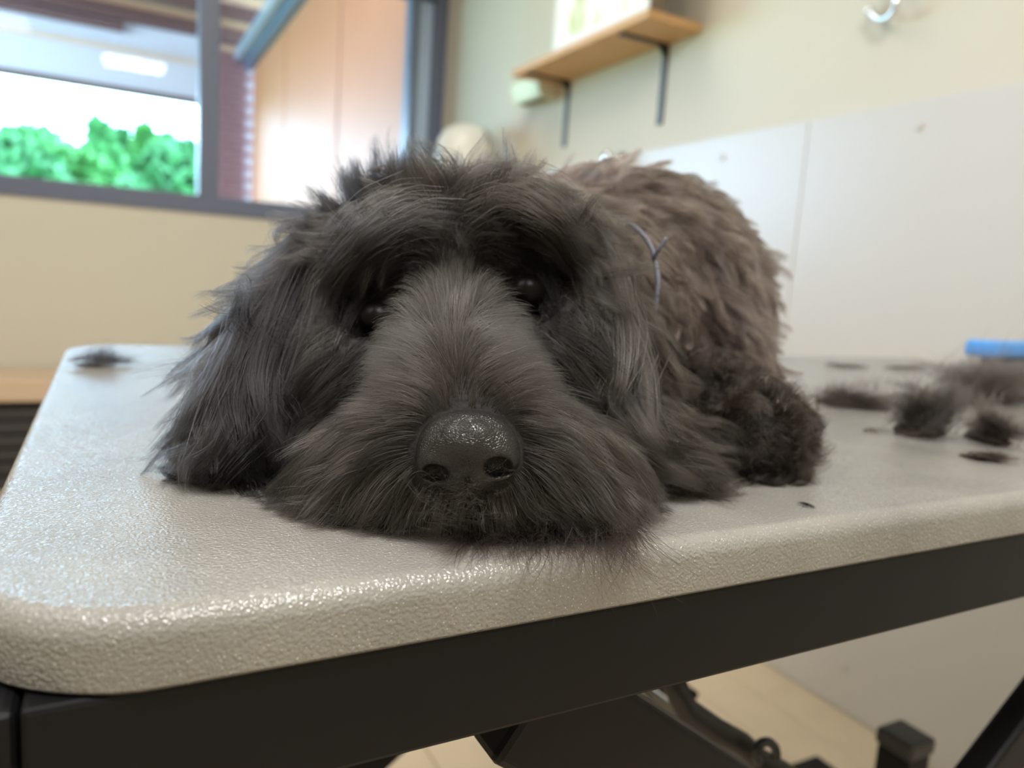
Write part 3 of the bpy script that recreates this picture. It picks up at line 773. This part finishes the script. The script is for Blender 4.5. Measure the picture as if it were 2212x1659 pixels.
NSEG = 11
def grow(P0, reg, rnd, noiseamp):
    N = len(P0)
    n0 = grid_sample(GRAD, P0); n0 /= np.linalg.norm(n0, axis=1, keepdims=True)+1e-9
    _, A = field(P0)
    ln = A[:, 1]*rnd[:, 0]; pts = np.zeros((N, NSEG, 3), np.float32); pts[:, 0] = P0-n0*.0012
    jit = rng.normal(size=(N, 3)).astype(np.float32)*noiseamp*np.where(reg == 4, .55, 1.0)[:, None].astype(np.float32)
    A = A.copy(); A[:, 0] *= rnd[:, 2]
    lay = .0006+rnd[:, 1]*.006*np.minimum(1, A[:, 1]/.03)
    p = pts[:, 0].copy()
    for k in range(1, NSEG):
        tt = k/(NSEG-1)
        D, _ = field(p) if k % 2 == 1 else (D, None)
        g = grid_sample(GRAD, p); g /= np.linalg.norm(g, axis=1, keepdims=True)+1e-9
        dn = (D*g).sum(1, keepdims=True); Dt = D-np.minimum(dn, 0)*g
        o = A[:, 0:1]*(1.35*(1-tt)**1.3)
        v = Dt+o*g+jit*.5
        v[:, 2] -= .25*tt*np.minimum(1, A[:, 1]/.05)
        v /= np.linalg.norm(v, axis=1, keepdims=True)+1e-9
        p = p+v*(ln/(NSEG-1))[:, None]
        s_ = grid_sample(VOL, p); need = np.clip(lay*min(1, tt*2.5)-s_, 0, .01); p = p+g*need[:, None]
        ns_ = nose_sdf(p); bad = ns_ < .0008
        if bad.any(): p[bad] += (p[bad]-NC)/np.linalg.norm(p[bad]-NC, axis=1, keepdims=True)*(.0008-ns_[bad])[:, None]
        p[:, 2] = np.maximum(p[:, 2], T+.0006+.004*rnd[:, 1]*(tt > 0))
        pts[:, k] = p
    return pts, A, n0, ln

NT = 120000
fi = rng.choice(len(tri), NT, p=wgt/wgt.sum())
u1, u2 = rng.random(NT), rng.random(NT); sw = u1+u2 > 1; u1[sw] = 1-u1[sw]; u2[sw] = 1-u2[sw]
roots = (va[fi]+(vb-va)[fi]*u1[:, None]+(vc-va)[fi]*u2[:, None]).astype(np.float32); rreg = freg[fi]
tparam = np.linspace(0, 1, NSEG, dtype=np.float32)
def wave(pts, A, ln, phase, freq, amp):
    tan = pts[:, -1]-pts[:, 0]; tan /= np.linalg.norm(tan, axis=1, keepdims=True)+1e-9
    s1 = np.cross(tan, np.array([.3, .2, .9])); s1 /= np.linalg.norm(s1, axis=1, keepdims=True)+1e-9; s2 = np.cross(tan, s1)
    ph = phase[:, None]+tparam[None]*freq[:, None]
    a = (amp*A[:, 2]*ln)[:, None]*tparam[None]**.7
    return pts+(a*np.sin(ph))[..., None]*s1[:, None]+(a*np.cos(ph*.9+1))[..., None]*s2[:, None]
def owners(P, leaders):
    kd = KDTree(len(leaders))
    for i, c in enumerate(leaders): kd.insert(c, i)
    kd.balance()
    return np.array([kd.find(Vector(r_))[1] for r_ in P])
def clump(pts, R0, reg, own, lead, LR, lreg, amt, power, keep):
    same = reg == lreg[own]
    kk = np.clip((amt*same)[:, None]*tparam[None]**power, 0, .97)
    off = R0-LR[own]
    target = lead[own]+off[:, None]*(1-(1-keep)*tparam[None])[..., None]
    return pts*(1-kk[..., None])+target*kk[..., None]
# big locks lead small locks, small locks lead the strands
NB, NM = 2800, 11000
ib = rng.choice(NT, NB, replace=False); im = rng.choice(NT, NM, replace=False)
rb = np.stack([rng.uniform(.8, 1.3, NB), rng.random(NB), rng.uniform(.45, 1.75, NB)], 1).astype(np.float32)
bp_, bA, bn_, bl = grow(roots[ib], rreg[ib], rb, .85)
bp_ = wave(bp_, bA, bl, rng.random(NB)*6.28, rng.uniform(4, 7, NB)*(1+np.maximum(bA[:, 2]-.2, 0)*2), .8)
rm = np.stack([rng.uniform(.8, 1.15, NM), rng.random(NM), rng.uniform(.6, 1.4, NM)], 1).astype(np.float32)
mp_, mA, mn_, ml = grow(roots[im], rreg[im], rm, .42)
mp_ = wave(mp_, mA, ml, rng.random(NM)*6.28, rng.uniform(4, 9, NM)*(1+mA[:, 2]), .35)
om = owners(roots[im], roots[ib])
mp_ = clump(mp_, roots[im], rreg[im], om, bp_, roots[ib], rreg[ib], mA[:, 3]*np.where((rreg[im] >= 1) & (rreg[im] <= 4), rng.uniform(.92, 1.2, NM), rng.uniform(.75, 1.15, NM)), .5, .12)
own = owners(roots, roots[im]); ownb = om[own]
rs = np.stack([np.clip(rng.normal(.88, .17, NT), .35, 1.3), rng.random(NT), rng.uniform(.5, 1.5, NT)], 1).astype(np.float32)
pts, A, n0, ln = grow(roots, rreg, rs, .28)
pts = wave(pts, A, ln, rng.random(NT)*6.28, rng.uniform(4, 10, NT), .14)
pts = clump(pts, roots, rreg, own, mp_, roots[im], rreg[im], np.clip(A[:, 3]*1.15, 0, 1)*np.where((rreg >= 1) & (rreg <= 4), rng.uniform(.84, 1.08, NT), rng.uniform(.6, 1.08, NT)), .65, .2)
stray = rng.random(NT) < .025
pts[..., 2] = np.maximum(pts[..., 2], T+.0005)

# strand colours: nearly black, browner on trunk and paw, muzzle bridge greying, with its top-lit highlight painted in
base = np.array([[.0200, .0166, .0146], [.0095, .0080, .0074], [.0120, .0108, .0116], [.0190, .0150, .0124], [.066, .0450, .0380], [.0070, .0045, .0032]])[rreg]
bright = np.exp(rng.normal(0, .65, NT))*np.exp(rng.normal(0, .3, NM))[own]*np.exp(rng.normal(0, .38, NB))[ownb]
colr = base*bright[:, None]
bridge = at(980, 725, .352)
grey_lit = .85*np.exp(-(np.linalg.norm(roots-bridge, axis=1)/.022)**2)
colr = colr*(1-grey_lit[:, None])+grey_lit[:, None]*np.array([.105, .102, .100])*rng.uniform(.15, 2.0, NT)[:, None]
pale = rng.random(NT) < .02
colr[pale] = np.array([.26, .23, .20])

def hair_material(name, rough=.26):
    m = bpy.data.materials.new(name); m.use_nodes = True; t = m.node_tree; t.nodes.clear()
    o = t.nodes.new('ShaderNodeOutputMaterial'); h = t.nodes.new('ShaderNodeBsdfHairPrincipled')
    h.parametrization = 'COLOR'
    at_ = t.nodes.new('ShaderNodeAttribute'); at_.attribute_name = 'strand_colour'
    t.links.new(at_.outputs['Color'], h.inputs['Color'])
    h.inputs['Roughness'].default_value = rough; h.inputs['Radial Roughness'].default_value = .3
    h.inputs['Random Roughness'].default_value = .2; h.inputs['IOR'].default_value = 1.42
    t.links.new(h.outputs[0], o.inputs['Surface'])
    return m
M_hair = hair_material('fur')

def hair_object(name, pts, col, rad, parent, m=None):
    N, K, _ = pts.shape
    hc_ = bpy.data.hair_curves.new(name); hc_.add_curves([K]*N)
    hc_.attributes['position'].data.foreach_set('vector', pts.astype(np.float32).ravel())
    ra = hc_.attributes.get('radius') or hc_.attributes.new('radius', 'FLOAT', 'POINT')
    prof = np.clip(1.15-tparam_k(K)**1.6, .12, 1)
    ra.data.foreach_set('value', (np.asarray(rad).reshape(-1, 1)*np.ones((N, 1))*prof[None]).astype(np.float32).ravel())
    ca = hc_.attributes.new('strand_colour', 'FLOAT_COLOR', 'CURVE')
    ca.data.foreach_set('color', np.concatenate([col, np.ones((N, 1))], 1).astype(np.float32).ravel())
    hc_.materials.append(m or M_hair)
    o = link(bpy.data.objects.new(name, hc_), parent)
    return o
def tparam_k(K): return np.linspace(0, 1, K)
radn = rng.uniform(.000065, .000150, NT)*np.where(rreg == 4, 1.8, 1.0)

# hand-placed locks: paths over the face given where they lie, roots on the coat
EX = {k: [[], [], []] for k in range(6)}
def surf_depth(px, py, d):
    r_ = ray(px, py); L_ = np.linalg.norm(r_); hit = bvh.ray_cast(Vector(CAM), Vector(r_/L_))
    return d if hit[0] is None else hit[3]/L_
def catmull(P, K):
    P = np.array(P); Q = np.vstack([2*P[0]-P[1], P, 2*P[-1]-P[-2]]); out = []
    for t_ in np.linspace(0, len(P)-1-1e-6, K):
        i = int(t_); f = t_-i; a, b, c, d = Q[i:i+4]
        out.append(.5*((2*b)+(c-a)*f+(2*a-5*b+4*c-d)*f*f+(3*b-a-3*c+d)*f**3))
    return np.array(out)
def lock(reg, path, n=110, r0=.006, r1=.0012, d=.42, lift=.010, wav=.03, col=None, thick=1.0):
    """path: (px, py[, depth]) - without a depth the lock lies `lift` above the coat's skin"""
    P = []
    for k, q in enumerate(path):
        dd = q[2] if len(q) > 2 else surf_depth(q[0], q[1], d)-lift*min(1, k/max(1, len(path)-1)*2)
        P.append(at(q[0], q[1], dd))
    C_ = catmull(P, NSEG); tl = np.linalg.norm(np.diff(C_, axis=0), axis=1).sum()
    off = rng.normal(size=(n, 3)); rad = (r0+(r1-r0)*tparam)[None, :, None]
    st = C_[None]+off[:, None]*rad*.6
    ln_ = rng.uniform(.72, 1.08, n)
    st = C_[0][None, None]+off[:, None]*r0*.6*(1-tparam)[None, :, None]*0+st-C_[0]
    idx_ = np.clip(tparam[None]*ln_[:, None]*(NSEG-1), 0, NSEG-1.001); i0 = idx_.astype(int); ff = (idx_-i0)[..., None]
    ar_ = np.arange(n)[:, None]; st = st[ar_, i0]*(1-ff)+st[ar_, i0+1]*ff
    ph = rng.random((n, 1))*.8+rng.random()*6
    axis = rng.normal(size=3); axis /= np.linalg.norm(axis)
    st += (wav*tl*.25*np.sin(ph+tparam[None]*7)*tparam[None])[..., None]*axis
    st[..., 2] = np.maximum(st[..., 2], T+.0006)
    b_c = base_of[reg] if col is None else np.array(col)
    c_ = b_c[None]*np.exp(rng.normal(0, .4, (n, 1)))
    EX[reg][0].append(st); EX[reg][1].append(c_); EX[reg][2].append(rng.uniform(.000065, .00013, n)*thick)
base_of = np.array([[.015, .013, .0115], [.009, .008, .0085], [.011, .010, .011], [.017, .0145, .0125], [.026, .018, .0145], [.008, .005, .0035]])
# spiky cowlick on the crown
for tip, b0, n in (((735, 358), (795, 470), 150), ((752, 335), (800, 465), 60), ((772, 345), (805, 460), 120), ((812, 292), (812, 455), 60), ((800, 350), (812, 462), 90), ((846, 332), (835, 450), 110), ((884, 312), (845, 448), 70), ((690, 415), (765, 485), 120), ((664, 402), (755, 480), 50), ((655, 465), (745, 505), 90), ((650, 500), (735, 520), 80), ((700, 445), (770, 490), 90), ((860, 345), (860, 440), 90)):
    dpt = .440
    mx_ = (b0[0]*.5+tip[0]*.5+(8 if tip[0] > 790 else -4), b0[1]*.5+tip[1]*.5+6)
    lock(1, [(b0[0], b0[1], dpt), (mx_[0], mx_[1], dpt-.004), (tip[0], tip[1], dpt-.002)], int(n*1.3), .0085, .0016, wav=.22, thick=1.0, col=(.0050, .0048, .0060))
    for _k in range(4):
        ox, oy = rng.normal(size=2)*16
        lock(1, [(b0[0]+ox*.5, b0[1], dpt), (mx_[0]+ox*.7, mx_[1]+oy*.5, dpt-.004), (tip[0]+ox*1.4, tip[1]+oy, dpt-.002)], 22, .005, .0012, wav=.3, thick=.9, col=(.0050, .0048, .0060))
# crown tufts
for tip, b0 in (((930, 335), (930, 440)), ((990, 330), (985, 430)), ((1050, 325), (1020, 430)), ((1085, 335), (1050, 435)), ((1150, 330), (1110, 420)), ((890, 350), (905, 445))):
    lock(1, [(b0[0], b0[1], .452), ((b0[0]+tip[0])/2, (b0[1]+tip[1])/2-5, .450), (tip[0], tip[1], .456)], 150, .010, .004, wav=.06)
# brow locks sweeping out over the eyes
for k, pth in enumerate(([(1010, 450), (1090, 405), (1185, 440), (1250, 545), (1275, 670)], [(1050, 450), (1140, 420), (1230, 490), (1285, 600), (1300, 720)], [(1090, 420), (1190, 430), (1270, 530), (1320, 660), (1345, 790)], [(1030, 475), (1100, 435), (1180, 470), (1240, 560), (1262, 650)], [(1120, 400), (1220, 430), (1310, 540), (1365, 680), (1390, 800)],
                         [(940, 465), (870, 455), (785, 515), (725, 630), (705, 760)], [(920, 470), (830, 470), (740, 550), (690, 670), (670, 800)], [(950, 490), (880, 475), (800, 530), (740, 630), (725, 700)], [(880, 450), (780, 490), (700, 590), (650, 720), (630, 850)])):
    lock(1, pth, 110, .012, .0035, lift=.018, wav=.16, col=(.036, .030, .026) if k < 5 else (.019, .017, .017))
for pth in ([(1135, 560), (1165, 590), (1195, 650), (1215, 700)], [(1160, 555), (1190, 610), (1225, 680)], [(820, 620), (785, 650), (755, 710), (740, 760)], [(800, 610), (760, 660), (730, 740)]):
    lock(1, pth, 34, .005, .002, lift=.016, wav=.15)
# lashes over the outer corners of the eyes
for pth in ([(1150, 615), (1190, 645), (1225, 690)], [(1155, 610), (1205, 650), (1215, 700)], [(1165, 620), (1185, 660), (1200, 690)], [(770, 690), (735, 720), (715, 765)], [(765, 695), (740, 745), (735, 775)]):
    lock(1, pth, 16, .003, .0016, lift=.012, wav=.05, col=(.045, .042, .040))
# waves of the right ear
for pth in ([(1330, 800), (1300, 870), (1345, 930), (1380, 990), (1450, 1040)], [(1350, 790), (1325, 870), (1370, 920), (1410, 980), (1490, 1030)], [(1370, 780), (1350, 860), (1385, 920), (1440, 970), (1530, 1010)], [(1310, 640), (1340, 730), (1335, 830), (1310, 900), (1350, 960)], [(1290, 600), (1350, 700), (1390, 800), (1400, 900), (1430, 960)], [(1400, 930), (1460, 950), (1520, 980), (1570, 1030)], [(1390, 980), (1440, 1010), (1500, 1040), (1530, 1058)], [(1380, 1010), (1400, 1040), (1430, 1070), (1440, 1080)]):
    lock(3, pth, 190, .009, .002, d=.425, lift=.018, wav=.06, col=(.036, .031, .028))
# waves of the left ear
for pth in ([(640, 600), (590, 720), (560, 840), (590, 940), (600, 1010)], [(620, 620), (550, 740), (510, 860), (530, 960), (560, 1040)], [(600, 640), (510, 770), (450, 890), (400, 980), (350, 1050)], [(580, 680), (490, 800), (435, 900), (390, 980), (350, 1040)], [(560, 700), (520, 820), (480, 920), (440, 1000), (400, 1055)], [(560, 880), (540, 940), (490, 1000), (450, 1050)], [(520, 900), (470, 960), (420, 1010), (365, 1045)], [(600, 850), (640, 900), (650, 960), (600, 1020)], [(540, 760), (440, 880), (370, 950), (330, 980)]):
    lock(2, pth, 180, .010, .003, d=.41, lift=.018, wav=.06)
# hair straggling over the nose and under the nostrils
for k in range(26):
    x0 = rng.uniform(960, 1040); y0 = rng.uniform(1040, 1085); sg = rng.choice([-1, 1]); l_ = rng.uniform(20, 85)
    lock(0, [(x0, y0, .298), (x0+sg*l_*.5, y0+rng.uniform(-24, 8), .288), (x0+sg*l_, y0+rng.uniform(-40, 26), .289)], 5, .004, .005, wav=.3, col=(.035, .028, .024), thick=.8)
for k in range(10):
    x0 = rng.uniform(930, 1080)
    lock(0, [(x0, 1080, .302), (x0+rng.uniform(-30, 30), 1110, .297), (x0+rng.uniform(-110, 110), 1120+rng.uniform(-15, 25), .298)], 8, .004, .005, wav=.3, col=(.035, .028, .024), thick=.8)
# single long stray hairs
for pth in ([(1310, 612, .430), (1370, 565, .428), (1440, 515, .430)], [(960, 925, .292), (945, 950, .287), (905, 1000, .289)], [(1085, 830, .318), (1100, 850, .308), (1112, 885, .308)], [(1065, 818, .322), (1090, 822, .310), (1130, 858, .308)]):
    lock(1, pth, 3, .0008, .0008, wav=.05, col=(.006, .006, .006) if pth[0][0] > 1200 or pth[0][0] < 1000 else (.35, .33, .30), thick=1.3)

def stray_out(P):
    q = P-CAM; dd = q @ cf; x_ = W/2+FPX*(q @ cr)/dd; y_ = H/2-FPX*(q @ cu)/dd
    return ((x_ < 292) & (y_ > 860)).any(1)
names = ['muzzle_fur', 'head_fur', 'ear_fur', 'ear_fur', 'coat_fur', 'paw_fur']
labs = ['short dark muzzle hair parted along the nose bridge', 'shaggy dark hair on crown and brows', 'long dark hair of the ear', 'long dark hair of the ear', 'wavy brown hair on the back', 'curly dark brown hair on the paw']
for k in range(6):
    mk = rreg == k
    P_, C_, R_ = [pts[mk]]+EX[k][0], [colr[mk]]+EX[k][1], [radn[mk]]+EX[k][2]
    P_, C_, R_ = np.concatenate(P_), np.concatenate(C_), np.concatenate(R_)
    if k == 2:
        ok_ = ~stray_out(P_); P_, C_, R_ = P_[ok_], C_[ok_], R_[ok_]
    o = hair_object(names[k], P_, C_, R_, dog)
    tag(o, labs[k], kind='stuff')

# ------------------------------------------------------------------ loose hair on the table
def tuft(path, wid, hgt, n, label, col=(.020, .0155, .0135), ln=.03, flat=.5, thick=2.1, core=True, spread=1.0, loc_g='hair clippings on the table'):
    """path: pixel points where the clipping lies on the table; wid, hgt in metres"""
    C_ = np.array([on_z(x, y, T) for x, y in path]); c0 = C_.mean(0)
    t_ = empty('hair_clipping', (c0[0], c0[1], T)); tag(t_, label, 'hair clipping', loc_g)
    seg = catmull(C_, 40) if len(C_) > 1 else np.repeat(C_, 40, 0)
    if core:
        bm = bmesh.new()
        bmesh.ops.create_icosphere(bm, subdivisions=3, radius=1)
        half = max(np.linalg.norm(C_[-1]-C_[0])/2, wid*.5); ax = (C_[-1]-C_[0]) if len(C_) > 1 else cr.copy(); ax[2] = 0; ax /= np.linalg.norm(ax)
        ay = np.array([-ax[1], ax[0], 0])
        for v in bm.verts:
            q = v.co; f = .75+.35*math.sin(q.x*7+q.y*5)+.2*math.sin(q.y*11)
            tt_ = (q.x+1)/2; base_ = seg[int(np.clip(tt_*39, 0, 39))] if len(C_) > 1 else C_[0]+ax*q.x*half*.8
            p = base_+ay*q.y*wid*.26; v.co = (p[0], p[1], T+.0004+max(0, (q.z*.5+.5)*hgt*.20*f))
        mesh_obj('matted_core', bm, M_skin_l, t_, True)
    i_ = rng.integers(0, 40, n); P0 = seg[i_]+rng.normal(size=(n, 3))*np.array([wid*.28, wid*.28, 0])*spread
    P0[:, 2] = T+.0008+np.abs(rng.normal(size=n))*hgt*.28
    tang = seg[np.minimum(i_+1, 39)]-seg[np.maximum(i_-1, 0)]; tang /= np.linalg.norm(tang, axis=1, keepdims=True)+1e-6
    D = rng.normal(size=(n, 3))*np.array([1, 1, flat])+tang*.8; D[:, 2] = np.abs(D[:, 2]); D /= np.linalg.norm(D, axis=1, keepdims=True)
    B_ = rng.normal(size=(n, 3)); B_[:, 2] = -.35*np.abs(B_[:, 2])
    n_l = max(6, n//50); lk = rng.integers(0, n_l, n); P0 = .35*P0+.65*P0[:n_l][lk]; D = .3*D+.7*D[:n_l][lk]; B_ = .35*B_+.65*B_[:n_l][lk]
    L_ = ln*rng.uniform(.5, 1.2, n)
    st = P0[:, None]+D[:, None]*(tparam[None]*L_[:, None])[..., None]+B_[:, None]*(tparam[None]**2*L_[:, None]*.35)[..., None]
    st[..., 2] = np.clip(st[..., 2], T+.0006, T+hgt*1.8+.006)
    c_ = np.array(col)[None]*np.exp(rng.normal(0, .35, (n, 1)))
    tag(hair_object('loose_strands', st, c_, rng.uniform(.00006, .00011, n)*thick, t_), kind='stuff')
M_skin_l = mat('matted_hair', lin(70, 60, 56), .8, noise=(220, .35), bump=(500, .6, .002))
tuft([(1760, 872), (1820, 878), (1880, 885), (1925, 893)], .055, .032, 1300, 'long flat strip of clipped brown hair trailing from the paw', ln=.03)
tuft([(1930, 940), (1990, 944), (2040, 946)], .042, .056, 1500, 'tall dark clump of clipped hair beside the flat strip', col=(.012, .010, .009), ln=.04, flat=1.5)
tuft([(2085, 940), (2130, 955), (2185, 970)], .03, .034, 1000, 'ragged brown clump of clipped hair next to the tall dark clump', ln=.034, flat=1.2)
tuft([(2070, 985), (2110, 993), (2160, 1000)], .012, .007, 500, 'thin low wisp of grey-brown clipped hair in front of the ragged clump', ln=.018, flat=.3)
tuft([(2030, 872), (2090, 872), (2150, 872), (2230, 870)], .07, .075, 2400, 'largest heap of clipped brown hair, below the blue brush', ln=.055, flat=1.2)
tuft([(1780, 790), (1830, 793), (1880, 794)], .02, .008, 250, 'faint flat wisp of hair at the back edge of the table, beside the dog', ln=.03, flat=.2, thick=2)
tuft([(1905, 794), (1950, 796), (2000, 795)], .02, .008, 220, 'faint flat wisp of hair at the back edge of the table, further from the dog', ln=.03, flat=.2, thick=2)
tuft([(1945, 830), (1970, 838), (2000, 845)], .012, .006, 160, 'short thin wisp of hair behind the tall dark clump', ln=.025, flat=.2, thick=2)
tuft([(160, 790), (200, 793), (250, 788)], .022, .012, 420, 'small dark tuft of hair alone at the far window side of the table', col=(.012, .011, .013), ln=.028, flat=.4)
tuft([(1865, 934), (1885, 932)], .006, .003, 60, 'tiny snip of dark hair beside the tall dark clump', ln=.009, flat=.2, core=False)
tuft([(1725, 1091), (1745, 1094)], .003, .002, 40, 'tiny dark snip of hair close to the table front edge', ln=.006, flat=.2, core=False, col=(.008, .008, .008))
# spray of hair under the chin
def chin_spray():
    n = 1500
    t_ = empty('chin_hair_spray', (.16, .27, T)); tag(t_, 'thin spray of loose dark hairs on the table under the dog\'s chin', 'hair clipping')
    px_ = rng.uniform(1000, 1370, n); py_ = 1140+rng.normal(size=n)*16+(px_-1000)*.02
    P0 = np.array([on_z(x, y, T) for x, y in zip(px_, py_)])
    dx_ = (px_-1150)/260+rng.normal(size=n)*.55; tgt = np.array([on_z(x+70*d_, y+rng.uniform(30, 130), T) for x, y, d_ in zip(px_, py_, dx_)])
    D = tgt-P0; L_ = np.linalg.norm(D, axis=1); D /= L_[:, None]; L_ = np.clip(L_, .008, .040)
    B_ = rng.normal(size=(n, 3))*.22
    st = P0[:, None]+D[:, None]*(tparam[None]*L_[:, None])[..., None]+B_[:, None]*(tparam[None]**2*L_[:, None])[..., None]
    zz = T+.0008+np.abs(rng.normal(size=n))[:, None]*.0035*(1-tparam[None]*.5)+np.abs(B_[:, 2:3])*(L_[:, None]*tparam[None]**2)*.6
    over = np.clip(YN+.010-st[..., 1], 0, 1)                       # hairs that pass the rounded edge bend down over it
    st[..., 2] = zz-over*.25
    c_ = np.array([.040, .030, .027])[None]*np.exp(rng.normal(0, .6, (n, 1)))
    tag(hair_object('loose_strands', st, c_, rng.uniform(.00006, .00012, n), t_), kind='stuff')
chin_spray()

# ------------------------------------------------------------------ grooming loop round the neck
M_loop = mat('grey_nylon', lin(92, 94, 108), .5, noise=(300, .2), bump=(900, .3, .0004))
lpts = [(1200, 440, .54), (1262, 446, .515), (1325, 468, .490), (1370, 490, .478), (1402, 525, .470), (1416, 565, .466), (1421, 605, .462), (1417, 655, .460), (1400, 720, .462)]
lp = tube('neck_loop', [tuple(v) for v in catmull([at(*q) for q in lpts], 30)], .0017, M_loop, dog, 10)
tag(lp, 'thin grey grooming loop round the neck')
ce = tube('loop_end', [tuple(v) for v in catmull([at(1410, 560, .466), at(1424, 538, .462), at(1441, 513, .460)], 8)], .0013, M_loop, None, 8)
ce.parent = lp; ce.matrix_parent_inverse = lp.matrix_parent_inverse.inverted() @ Matrix.Translation(-dog.location)
ce.matrix_parent_inverse = Matrix.Identity(4)
